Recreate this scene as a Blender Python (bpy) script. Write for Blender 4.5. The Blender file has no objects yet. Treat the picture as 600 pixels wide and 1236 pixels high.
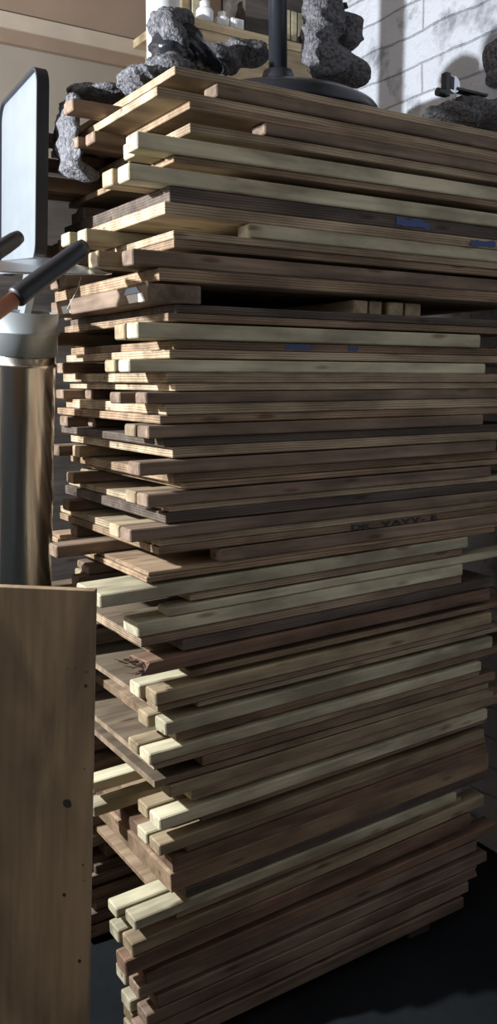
import bpy, bmesh, math, random
from mathutils import Vector, Matrix, noise
random.seed(11)
C = bpy.context.scene.collection
# ------------------------------------------------------------------ camera
F = 1069.0; CX = 300.0; CY = 618.0; HZ = 457.0
PITCH = math.atan((CY-HZ)/F)
EYE = Vector((0, 0, 1.55))
cam = bpy.data.cameras.new('camera'); co = bpy.data.objects.new('camera', cam); C.objects.link(co)
cam.sensor_fit = 'VERTICAL'; cam.sensor_height = 24; cam.lens = 24*F/1236
cam.clip_start = .05
co.location = EYE; co.rotation_euler = (math.pi/2-PITCH, 0, 0)
bpy.context.scene.camera = co
# survey helpers: where the line of sight through a photo point meets a real plane
def ray(x, y):
    d = Vector((x-CX, CY-y, F)); c, s = math.cos(PITCH), math.sin(PITCH)
    return Vector((d.x, d.z*c+d.y*s, d.y*c-d.z*s))
AZ = math.atan(1720/math.hypot(F, CY-HZ))
U = Vector((math.sin(AZ), math.cos(AZ), 0)); V = Vector((-math.cos(AZ), math.sin(AZ), 0)); Z = Vector((0, 0, 1))
P0 = Vector((-95/1081*1.85, 1.85, 0))
def hit(x, y, v=0.0):           # -> (u, z) on the stack plane v
    r = ray(x, y); t = (P0.dot(V)+v)/r.dot(V); p = EYE + r*t
    q = p-P0; return q.dot(U), p.z
def at(x, y, Y):                # point at forward distance Y
    r = ray(x, y); return EYE + r*(Y/r.y)
def uvz(u, v, z): return P0 + U*u + V*v + Z*z
# ------------------------------------------------------------------ materials
def mat(name):
    m = bpy.data.materials.new(name); m.use_nodes = True
    n = m.node_tree.nodes; b = n['Principled BSDF']; return m, n, m.node_tree.links, b
def plain(name, col, rough=.5, metal=0, bump=0, bscale=60, var=0, vscale=8):
    m, n, l, b = mat(name)
    b.inputs['Base Color'].default_value = (*col, 1); b.inputs['Roughness'].default_value = rough; b.inputs['Metallic'].default_value = metal
    tc = n.new('ShaderNodeTexCoord')
    if var:
        t = n.new('ShaderNodeTexNoise'); t.inputs['Scale'].default_value = vscale; t.inputs['Detail'].default_value = 6
        l.new(tc.outputs['Object'], t.inputs['Vector'])
        r = n.new('ShaderNodeValToRGB'); r.color_ramp.elements[0].position = .3; r.color_ramp.elements[1].position = .7
        r.color_ramp.elements[0].color = (*[c*(1-var) for c in col], 1); r.color_ramp.elements[1].color = (*[min(1, c*(1+var)) for c in col], 1)
        l.new(t.outputs['Fac'], r.inputs[0]); l.new(r.outputs[0], b.inputs['Base Color'])
    if bump:
        t = n.new('ShaderNodeTexNoise'); t.inputs['Scale'].default_value = bscale; t.inputs['Detail'].default_value = 8
        l.new(tc.outputs['Object'], t.inputs['Vector'])
        bp = n.new('ShaderNodeBump'); bp.inputs['Strength'].default_value = bump; bp.inputs['Distance'].default_value = .01
        l.new(t.outputs['Fac'], bp.inputs['Height']); l.new(bp.outputs[0], b.inputs['Normal'])
    return m
def wood(name, c1, c2, ply=False, face=.85, rough=.72, grain=1.0, spots=.0):
    m, n, l, b = mat(name); b.inputs['Roughness'].default_value = rough
    b.inputs['Specular IOR Level'].default_value = .3
    tc = n.new('ShaderNodeTexCoord'); oi = n.new('ShaderNodeObjectInfo')
    off = n.new('ShaderNodeVectorMath'); off.operation = 'SCALE'; off.inputs[0].default_value = (17, 31, 23); l.new(oi.outputs['Random'], off.inputs['Scale'])
    ad = n.new('ShaderNodeVectorMath'); ad.operation = 'ADD'; l.new(tc.outputs['Object'], ad.inputs[0]); l.new(off.outputs[0], ad.inputs[1])
    mp = n.new('ShaderNodeMapping'); mp.inputs['Scale'].default_value = (3*grain, 70*grain, 70*grain); l.new(ad.outputs[0], mp.inputs[0])
    t = n.new('ShaderNodeTexNoise'); t.inputs['Scale'].default_value = 1; t.inputs['Detail'].default_value = 7; t.inputs['Distortion'].default_value = .4; l.new(mp.outputs[0], t.inputs['Vector'])
    r = n.new('ShaderNodeValToRGB'); e = r.color_ramp.elements; e[0].position = .3; e[1].position = .68
    e[0].color = (*c2, 1); e[1].color = (*c1, 1); l.new(t.outputs['Fac'], r.inputs[0])
    # broad stains
    m2 = n.new('ShaderNodeMapping'); m2.inputs['Scale'].default_value = (5, 16, 16); l.new(ad.outputs[0], m2.inputs[0])
    t2 = n.new('ShaderNodeTexNoise'); t2.inputs['Scale'].default_value = 1; t2.inputs['Detail'].default_value = 4; l.new(m2.outputs[0], t2.inputs['Vector'])
    r2 = n.new('ShaderNodeValToRGB'); r2.color_ramp.elements[0].position = .35; r2.color_ramp.elements[0].color = (.55, .52, .5, 1); r2.color_ramp.elements[1].position = .62; r2.color_ramp.elements[1].color = (1.05, 1.03, 1, 1)
    l.new(t2.outputs['Fac'], r2.inputs[0])
    mx = n.new('ShaderNodeMix'); mx.data_type = 'RGBA'; mx.blend_type = 'MULTIPLY'; mx.inputs[0].default_value = 1; l.new(r.outputs[0], mx.inputs[6]); l.new(r2.outputs[0], mx.inputs[7])
    col = mx.outputs[2]
    # knots
    m3 = n.new('ShaderNodeMapping'); m3.inputs['Scale'].default_value = (5, 16, 22); l.new(ad.outputs[0], m3.inputs[0])
    vo = n.new('ShaderNodeTexVoronoi'); vo.inputs['Scale'].default_value = 1; l.new(m3.outputs[0], vo.inputs['Vector'])
    r3 = n.new('ShaderNodeValToRGB'); r3.color_ramp.elements[0].position = .07; r3.color_ramp.elements[0].color = (.38, .27, .2, 1); r3.color_ramp.elements[1].position = .17; r3.color_ramp.elements[1].color = (1, 1, 1, 1)
    l.new(vo.outputs['Distance'], r3.inputs[0])
    mk = n.new('ShaderNodeMix'); mk.data_type = 'RGBA'; mk.blend_type = 'MULTIPLY'; mk.inputs[0].default_value = .8; l.new(col, mk.inputs[6]); l.new(r3.outputs[0], mk.inputs[7]); col = mk.outputs[2]
    h = t.outputs['Fac']
    if ply:  # veneers: thin dark glue lines stacked through the thickness
        sx = n.new('ShaderNodeSeparateXYZ'); l.new(tc.outputs['Object'], sx.inputs[0])
        nz = n.new('ShaderNodeTexNoise'); nz.inputs['Scale'].default_value = 9; l.new(ad.outputs[0], nz.inputs['Vector'])
        ma = n.new('ShaderNodeMath'); ma.operation = 'MULTIPLY_ADD'; l.new(nz.outputs['Fac'], ma.inputs[0]); ma.inputs[1].default_value = .006; l.new(sx.outputs['Z'], ma.inputs[2])
        mm = n.new('ShaderNodeMath'); mm.operation = 'MULTIPLY'; l.new(ma.outputs[0], mm.inputs[0]); mm.inputs[1].default_value = 2*math.pi/.0056
        sn = n.new('ShaderNodeMath'); sn.operation = 'SINE'; l.new(mm.outputs[0], sn.inputs[0])
        r4 = n.new('ShaderNodeValToRGB'); e = r4.color_ramp.elements; e[0].position = .0; e[0].color = (.34, .27, .22, 1); e[1].position = .38; e[1].color = (1, 1, 1, 1)
        e = r4.color_ramp.elements.new(.93); e.color = (.8, .72, .66, 1)
        mr = n.new('ShaderNodeMapRange'); mr.inputs[1].default_value = -1; mr.inputs[2].default_value = 1; l.new(sn.outputs[0], mr.inputs[0]); l.new(mr.outputs[0], r4.inputs[0])
        # only on the edges (local normal horizontal)
        sn2 = n.new('ShaderNodeSeparateXYZ'); l.new(tc.outputs['Normal'], sn2.inputs[0])
        ab = n.new('ShaderNodeMath'); ab.operation = 'ABSOLUTE'; l.new(sn2.outputs['Z'], ab.inputs[0])
        lt = n.new('ShaderNodeMath'); lt.operation = 'LESS_THAN'; lt.inputs[1].default_value = .5; l.new(ab.outputs[0], lt.inputs[0])
        m4 = n.new('ShaderNodeMix'); m4.data_type = 'RGBA'; m4.blend_type = 'MULTIPLY'; l.new(lt.outputs[0], m4.inputs[0]); l.new(col, m4.inputs[6]); l.new(r4.outputs[0], m4.inputs[7]); col = m4.outputs[2]
        h = mr.outputs[0]
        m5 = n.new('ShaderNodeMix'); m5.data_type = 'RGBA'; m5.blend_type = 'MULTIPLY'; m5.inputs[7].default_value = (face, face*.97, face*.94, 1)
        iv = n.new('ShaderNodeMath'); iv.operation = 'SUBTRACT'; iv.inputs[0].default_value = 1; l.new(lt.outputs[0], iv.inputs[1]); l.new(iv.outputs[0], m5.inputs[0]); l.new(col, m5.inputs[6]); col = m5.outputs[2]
    hs = n.new('ShaderNodeHueSaturation'); mr2 = n.new('ShaderNodeMapRange'); mr2.inputs[3].default_value = .8; mr2.inputs[4].default_value = 1.15
    l.new(oi.outputs['Random'], mr2.inputs[0]); l.new(mr2.outputs[0], hs.inputs['Value']); l.new(col, hs.inputs['Color'])
    l.new(hs.outputs[0], b.inputs['Base Color'])
    bp = n.new('ShaderNodeBump'); bp.inputs['Strength'].default_value = .35; bp.inputs['Distance'].default_value = .002; l.new(h, bp.inputs['Height']); l.new(bp.outputs[0], b.inputs['Normal'])
    return m
M = {
 'pale':   wood('wood_pale',   (.60, .56, .40), (.45, .42, .30)),
 'mid':    wood('wood_mid',    (.42, .34, .22), (.28, .22, .14)),
 'brown':  wood('wood_brown',  (.29, .21, .155), (.16, .115, .085)),
 'red':    wood('wood_reddish', (.25, .155, .105), (.14, .085, .06)),
 'dark':   wood('wood_dark',   (.10, .085, .075), (.055, .05, .048)),
 'ply':    wood('plywood',     (.46, .35, .24), (.30, .22, .15), ply=True),
 'plypale': wood('plywood_pale', (.66, .57, .42), (.48, .39, .27), ply=True),
 'plydim': wood('plywood_worn', (.56, .46, .34), (.38, .30, .21), ply=True, face=.32),  # low face value paints shade onto the sheet tops, edges stay pale
 'plydark': wood('plywood_dark', (.20, .165, .14), (.11, .095, .085), ply=True),
}
M['bolt'] = plain('steel_blade', (.62, .66, .7), .3, 1, var=.1)
M['black'] = plain('black_rubber', (.018, .02, .026), .42, var=.2)
M['blackmetal'] = plain('black_metal', (.02, .023, .03), .3, .0, bump=.04)
M['orange'] = plain('orange_shaft', (.42, .16, .08), .5, var=.15)
M['grey'] = plain('pale_grey_panel', (.20, .225, .25), .35, var=.06, vscale=14)
M['white'] = plain('white_plastic', (.8, .82, .84), .35)
M['fleece'] = plain('grey_fleece', (.15, .15, .165), 1.0, bump=1.0, bscale=170, var=.7, vscale=120)
M['plastic'] = plain('black_plastic_film', (.02, .022, .028), .18, bump=.7, bscale=14)
M['blue'] = plain('blue_print', (.035, .07, .2), .6)
M['bluegrey'] = plain('blue_tape', (.30, .40, .62), .4)
M['paperwhite'] = plain('white_label', (.75, .73, .68), .6)
M['ink'] = plain('black_ink', (.012, .012, .015), .7)
M['wire'] = plain('pale_twine', (.6, .58, .55), .8)
# ------------------------------------------------------------------ object helpers
def tag(o, label=None, cat=None, group=None, kind=None):
    if label: o['label'] = label
    if cat: o['category'] = cat
    if group: o['group'] = group
    if kind: o['kind'] = kind
    return o
def link(name, bm, m, parent=None, smooth=False):
    me = bpy.data.meshes.new(name); bmesh.ops.recalc_face_normals(bm, faces=bm.faces); bm.to_mesh(me); bm.free()
    if smooth:
        for p in me.polygons: p.use_smooth = True
    o = bpy.data.objects.new(name, me); C.objects.link(o)
    for mm in (m if isinstance(m, (list, tuple)) else [m]): me.materials.append(mm)
    if parent: o.parent = parent
    return o
def empty(name, loc, rot=None):
    o = bpy.data.objects.new(name, None); C.objects.link(o); o.empty_display_size = .05
    o.matrix_world = Matrix.Translation(loc) @ (rot.to_4x4() if rot else Matrix.Identity(4)); return o
def box(bm, a, b, bev=0):
    vs = [bm.verts.new((x, y, z)) for x in (a[0], b[0]) for y in (a[1], b[1]) for z in (a[2], b[2])]
    fs = [bm.faces.new([vs[i] for i in q]) for q in ((0,1,3,2),(4,6,7,5),(0,4,5,1),(2,3,7,6),(0,2,6,4),(1,5,7,3))]
    if bev:
        es = list({e for f in fs for e in f.edges}); bmesh.ops.bevel(bm, geom=es, offset=bev, segments=2, affect='EDGES', profile=.5)
    return vs
def cyl(bm, a, b, r0, r1=None, seg=24, caps=True):
    a = Vector(a); b = Vector(b); r1 = r0 if r1 is None else r1
    d = (b-a).normalized(); q = d.to_track_quat('Z', 'Y').to_matrix()
    A = [bm.verts.new(a+q@Vector((r0*math.cos(t), r0*math.sin(t), 0))) for t in [2*math.pi*i/seg for i in range(seg)]]
    B = [bm.verts.new(b+q@Vector((r1*math.cos(t), r1*math.sin(t), 0))) for t in [2*math.pi*i/seg for i in range(seg)]]
    for i in range(seg): bm.faces.new((A[i], A[(i+1) % seg], B[(i+1) % seg], B[i]))
    if caps: bm.faces.new(A[::-1]); bm.faces.new(B)
def lathe(bm, prof, seg=48, q=None, o=Vector()):
    rings = []
    for r, z in prof:
        rings.append([bm.verts.new(o+(q@Vector((r*math.cos(2*math.pi*i/seg), r*math.sin(2*math.pi*i/seg), z)) if q else Vector((r*math.cos(2*math.pi*i/seg), r*math.sin(2*math.pi*i/seg), z)))) for i in range(seg)])
    for A, B in zip(rings, rings[1:]):
        for i in range(seg): bm.faces.new((A[i], A[(i+1) % seg], B[(i+1) % seg], B[i]))
    return rings
def plank_mesh(L, W, T, bev, wob, seed, splint=None):
    """a sawn batten or sheet along local +X with slightly uneven faces and eased edges; origin bottom front left"""
    bm = bmesh.new(); n = max(4, int(L/.08)); rnd = random.Random(seed)
    sec = [(bev, 0), (W-bev, 0), (W, bev), (W, T-bev), (W-bev, T), (bev, T), (0, T-bev), (0, bev)]
    xs = [0, bev] + [L*i/n for i in range(1, n)] + [L-bev, L]
    rings = []; jag = [rnd.uniform(-.010, .014) for _ in range(8)]
    for k, x in enumerate(xs):
        end = k in (0, len(xs)-1)
        R = []
        for (y, z) in sec:
            yy, zz = y, z
            if end:
                yy = W/2+(y-W/2)*(1-bev/W*1.4); zz = T/2+(z-T/2)*(1-bev/T*1.4)
            w = noise.noise(Vector((x*4+seed*3.1, seed, 0)))*wob
            xx = x
            if splint == 'left' and k < 2: xx += jag[len(R)]
            if splint == 'right' and k > len(xs)-3: xx += jag[len(R)]*1.4
            R.append(bm.verts.new((xx, yy+w, zz)))
        rings.append(R)
    for A, B in zip(rings, rings[1:]):
        for i in range(8): bm.faces.new((A[i], A[(i+1) % 8], B[(i+1) % 8], B[i]))
    bm.faces.new(rings[0][::-1]); bm.faces.new(rings[-1])
    return bm
# ------------------------------------------------------------------ the stack: levels surveyed from top to bottom
TILT = [(80,.205),(160,.158),(250,.116),(350,.060),(400,.033),(450,.004),(500,-.032),(525,-.046),(570,-.068),(605,-.088),(665,-.145),(725,-.165),
        (765,-.205),(815,-.222),(854,-.25),(890,-.272),(921,-.285),(968,-.322),(1005,-.345),(1035,-.365),(1080,-.41),(1112,-.44),(1150,-.437),(1175,-.437),(1210,-.445),(1290,-.486)]
def slope(y):
    if y <= TILT[0][0]: return TILT[0][1]
    for (a, s), (b, t) in zip(TILT, TILT[1:]):
        if y <= b: return s+(t-s)*(y-a)/(b-a)
    return TILT[-1][1]
# kind, x, ytop, ybottom, colour, dict(xr right end, tw twin end x, twc colour, mid=[(x,...)], lab, tlab)
LV = [
 ('S',213,77,88,'plypale',dict(xr=760)),
 ('B',262,99,115,'brown',dict(xr=760,mid=(87,),midc='brown',lab='brown batten directly under the topmost plywood sheet, set back from the corner',mlab='brown batten end poking out far left just under the topmost sheet')),
 ('S',192,103,113,'plypale',dict(xr=760)),
 ('S',230,120,130,'ply',dict(xr=760)),
 ('B',320,145,161,'brown',dict(xr=760,mid=(113.5,93),midc='brown',lab='short-set brown batten above the uppermost pale batten, starting well in from the corner',mlab='pair of sunlit brown batten ends beside the black bag at the far left')),
 ('S',232,147,158,'plypale',dict(xr=760)),
 ('B',165.6,157,178,'pale',dict(xr=760,tw=161,twc='pale',lab='uppermost pale greenish batten on the right-hand face of the stack')),
 ('S',212,182,194,'ply',dict(xr=760)),
 ('B',155.5,195,216,'pale',dict(xr=760,tw=135,twc='mid',lab='second pale greenish batten from the top with a bright squared end')),
 ('S',207,230,242,'plydark',dict(xr=700)),
 ('S',201,243.5,257,'plypale',dict(xr=700)),
 ('B',302,267,286,'pale',dict(xr=680,mid=(103.5,83),midc='pale',lab='pale batten starting a third of the way along, under brightly sunlit layered plywood',mlab='pale squared batten end touching the black grip at the far left')),
 ('S',211,277,287,'plypale',dict(xr=680)),
 ('S',212,288,298,'ply',dict(xr=680)),
 ('B',160,299,319,'brown',dict(xr=680,tw=118,twc='mid',lab='brown batten with white sunlit end just right of the grey steel blade tip')),
 ('S',193,326,338,'ply',dict(xr=680)),
 ('X',178,341,364,'brown',{}),
 ('S',215,367,377,'plydark',dict(xr=660)),
 ('S',205,378,387,'ply',dict(xr=640)),
 ('B',165,388,408,'pale',dict(xr=580,tw=150,twc='mid',lab='pale cream batten just below the row of small block ends')),
 ('S',218,411,421,'ply',dict(xr=640)),
 ('S',206,422,432,'plypale',dict(xr=640)),
 ('B',156,433,449,'pale',dict(xr=586,tw=138,twc='mid',lab='pale cream batten at eye level with blue stains just above it')),
 ('S',203,452,462,'plypale',dict(xr=640)),
 ('S',213,463,472,'plypale',dict(xr=640)),
 ('B',176,473.5,488,'brown',dict(xr=640,tw=144,twc='brown',lab='dark brown batten in the first brown layer under the eye-level cream batten')),
 ('S',202,490,501,'plypale',dict(xr=640)),
 ('S',195,502,512,'ply',dict(xr=640)),
 ('B',178,514,530,'brown',dict(xr=583.5,tw=162,twc='mid',lab='brown batten with a grey squared end, above the thin dark gap')),
 ('S',200,531,540,'plydark',dict(xr=640)),
 ('S',210,541.5,553,'plypale',dict(xr=640)),
 ('B',167,558,575,'brown',dict(xr=599,lab='thick brown batten with slanted grey end, standing alone above a thin brown sheet')),
 ('S',213,576,584,'ply',dict(xr=640)),
 ('S',226,583,591,'ply',dict(xr=640)),
 ('B',178,597,613,'brown',dict(xr=593,tw=163,twc='mid',lab='brown batten with sunlit top, above the dark blue-grey sheet')),
 ('S',208,613,619,'plypale',dict(xr=640)),
 ('S',202,620,633,'plydark',dict(xr=640)),
 ('B',157,640,656,'brown',dict(xr=606,tw=143,twc='mid',lab='brown batten with a bluish bright top, above the stamped lettering')),
 ('S',195,655,661,'plypale',dict(xr=640)),
 ('S',193,662,671,'ply',dict(xr=640,text=1)),
 ('B',268,662,678,'brown',dict(xr=640,mid=(68,),midc='brown',lab='brown batten set far back from the corner, over the wide pale board',mlab='dark brown batten end jutting left across the steel pipe')),
 ('S',181,690,697,'ply',dict(xr=610)),
 ('S',179,697.5,705,'ply',dict(xr=600)),
 ('B',121,718,735,'pale',dict(xr=565,wide=.13,lab='wide pale board with a white sunlit top beside the upright plywood panel')),
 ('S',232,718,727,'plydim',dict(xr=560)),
 ('B',203.5,734,745,'pale',dict(xr=640,lab='thin pale strip running under the wide pale board')),
 ('B',167,753,771,'pale',dict(xr=559,wide=.075,lab='pale batten with a rounded grey end under the wide pale board')),
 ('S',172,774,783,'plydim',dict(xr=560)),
 ('S',223,775,787,'plydark',dict(xr=600)),
 ('B',175,800,817,'red',dict(xr=592,wide=.07,splint='left',lab='reddish brown batten with a splintered, frayed left end')),
 ('S',232,811,819,'ply',dict(xr=620)),
 ('B',188.5,836,853,'mid',dict(xr=594,tw=168,twc='pale',lab='grey-brown batten, first one under the splintered batten')),
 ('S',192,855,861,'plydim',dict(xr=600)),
 ('S',241,846,855,'plypale',dict(xr=640)),
 ('B',199.6,872,889,'pale',dict(xr=595,tw=178,twc='mid',lab='pale batten, second one under the splintered batten')),
 ('S',215,889,897,'ply',dict(xr=640)),
 ('B',180.5,910,924,'pale',dict(xr=581.5,tw=166,twc='mid',lab='bright pale yellow batten with a knot near its sunlit left end')),
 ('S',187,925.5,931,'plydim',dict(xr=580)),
 ('S',246,917,926,'ply',dict(xr=600)),
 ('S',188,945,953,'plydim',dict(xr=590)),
 ('B',205,949,964,'mid',dict(xr=596,tw=188,twc='brown',lab='dull olive batten next below the bright pale yellow batten')),
 ('S',233,959,968,'plypale',dict(xr=640)),
 ('B',192.5,988,1004,'pale',dict(xr=589,tw=178,twc='mid',mid=(112,),midc='pale',lab='lowest of the bright cream battens with square white-topped end',mlab='pale batten crossing the dark hollow beside the upright plywood panel, upper one')),
 ('S',245,986,994,'ply',dict(xr=590)),
 ('B',193,1020,1035,'mid',dict(xr=585,tw=177,twc='pale',mid=(113,),midc='pale',lab='grey batten with pale end right above the wide reddish sheets',mlab='pale batten crossing the dark hollow beside the upright plywood panel, lower one')),
 ('S',228,1023,1031,'ply',dict(xr=590)),
 ('S',210,1040,1055,'red',dict(xr=588)),
 ('S',208,1058,1080,'ply',dict(xr=592)),
 ('S',226,1074,1085,'plydark',dict(xr=590)),
 ('B',163,1110,1126,'pale',dict(xr=551.5,tw=141,twc='pale',lab='pale batten with a long sunlit top, jutting out below the reddish sheets')),
 ('S',215,1104,1111,'ply',dict(xr=560)),
 ('B',160,1140,1157,'mid',dict(xr=585,tw=143,twc='pale',lab='olive batten second below the wide reddish sheets, end in shade')),
 ('B',152,1160,1181,'red',dict(xr=569,lab='reddish brown batten, third below the wide reddish sheets')),
 ('B',176,1176,1189,'red',dict(xr=600,lab='thin orange-brown batten tucked in fourth below the wide reddish sheets')),
 ('B',168,1192,1209,'brown',dict(xr=576,tw=151,twc='pale',lab='dark brown batten, fifth below the wide reddish sheets')),
 ('B',190,1204,1219,'brown',dict(xr=588,lab='recessed dark brown batten directly above the one with the splintered tip')),
 ('B',177,1224,1241,'brown',dict(xr=573,tw=157,twc='pale',splint='right',lab='dark brown batten with splintered right tip near the foot of the stack')),
 ('B',170,1246,1262,'brown',dict(xr=566,tw=160,twc='mid',lab='dark brown batten, second from the bottom of the stack')),
 ('B',168,1266,1283,'brown',dict(xr=560,tw=160,twc='mid',lab='dark brown batten, lowest of all along the bottom of the stack')),
]
SPAN = .92
def fix(x0, z0, x1, z1):        # line through two (u,z) -> z at u=0 and u=SPAN
    k = (z1-z0)/(x1-x0); return z0-k*x0, z0+k*(SPAN-x0)
prev = (99, 99); levels = []
for kind, x, yt, yb, colr, kw in LV:
    u, zt = hit(x, yt); _, zb = hit(x, yb)
    s = slope((yt+yb)/2 + .3*0)
    # slope is tabulated for the line at x=190
    y190 = (yt+yb)/2
    for _i in range(3): y190 = (yt+yb)/2 + slope(y190)*(190-x)
    s = slope(y190)
    u2, z2 = hit(560, (yt+yb)/2+s*(560-x)); um, zm = hit(x, (yt+yb)/2)
    c0, c9 = fix(um, zm, u2, z2)
    T = (zt-zb); k = (c9-c0)/SPAN
    t0, t9 = c0+T/2, c9+T/2; b0, b9 = t0-T, t9-T
    t0 = min(t0, prev[0]-.0006); t9 = min(t9, prev[1]-.0006)
    tmin = .008 if kind == 'S' else .02
    if t0-b0 < tmin: b0 = t0-tmin
    Th = t0-b0
    if t9-b9 > Th+.006 or t9-b9 < Th: b9 = t9-Th
    k = (b9-b0)/SPAN
    b9 = b0+k*SPAN
    T9 = t9-b9
    if prev[0] < 50 and 0 < prev[0]-t0 < .012 and kind == 'S':
        t0 = prev[0]-.0006; Th = t0-b0; b9 = min(b9, prev[1]-.0006-Th)
        if prev[1]-(b9+Th) < .014: b9 = prev[1]-.0006-Th
    prev = (b0, b9)
    levels.append((kind, u, b0, b9, Th, colr, kw, x))
STACKROT = Matrix((U, V, Z)).transposed()
def rot_for(b0, b9, yaw=0):
    a = math.atan((b9-b0)/SPAN)
    return STACKROT @ Matrix.Rotation(-a, 3, 'Y') @ Matrix.Rotation(yaw, 3, 'Z')
def place(o, u, v, b0, b9, yaw=0):
    z = b0+(b9-b0)*u/SPAN
    o.matrix_world = Matrix.Translation(uvz(u, v, z)) @ rot_for(b0, b9, yaw).to_4x4()
def uend(xr, v, z): # u where the line of sight column xr meets plane v near height z
    y = HZ; u = 0
    for _i in range(6):
        u, zz = hit(xr, y, v); y += (zz-z)*F/2.1
    return u
SID = [0]
def batten(u, v, b0, b9, T, W, xr, colr, lab, group, yaw=0, u1=None, splint=None, cat='batten'):
    SID[0] += 1
    z = b0+(b9-b0)*.8
    if u1 is None: u1 = uend(xr, v, z)
    u1 = min(u1, 1.12)
    bm = plank_mesh(u1-u, W, T-.0006, .0028, .0012, SID[0], splint)
    o = link('timber_batten', bm, M[colr]); place(o, u, v, b0, b9, yaw)
    return tag(o, lab, cat, group)
names = {'plydim':'worn brown','plypale':'pale','ply':'brown','plydark':'dark bluish grey','red':'reddish brown','dark':'nearly black'}
firstlab = 'top of the stack'
blevels = [i for i, l in enumerate(levels) if l[0] in 'BX']
short = {}
for i, l in enumerate(levels):
    if l[0] == 'B':
        short[i] = l[6]['lab']
def shortname(i):
    return {
    1:'topmost brown batten'}.get(i, None)
ORD = ['topmost','second','third','fourth','fifth','sixth','seventh','eighth','ninth','tenth','eleventh','twelfth','thirteenth','fourteenth','fifteenth','sixteenth','seventeenth','eighteenth','nineteenth','twentieth','twenty-first','twenty-second','twenty-third','twenty-fourth','twenty-fifth','twenty-sixth','twenty-seventh','twenty-eighth','twenty-ninth','thirtieth','thirty-first','thirty-second','thirty-third','thirty-fourth','thirty-fifth','thirty-sixth','thirty-seventh','thirty-eighth']
G_F = 'battens along the front edge of the stack'; G_T = 'battens tucked behind the front ones'; G_B = 'back row battens in the gaps'; G_S = 'plywood sheets in the stack'
bn = 0
rb = random.Random(5)
i = 0
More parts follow.
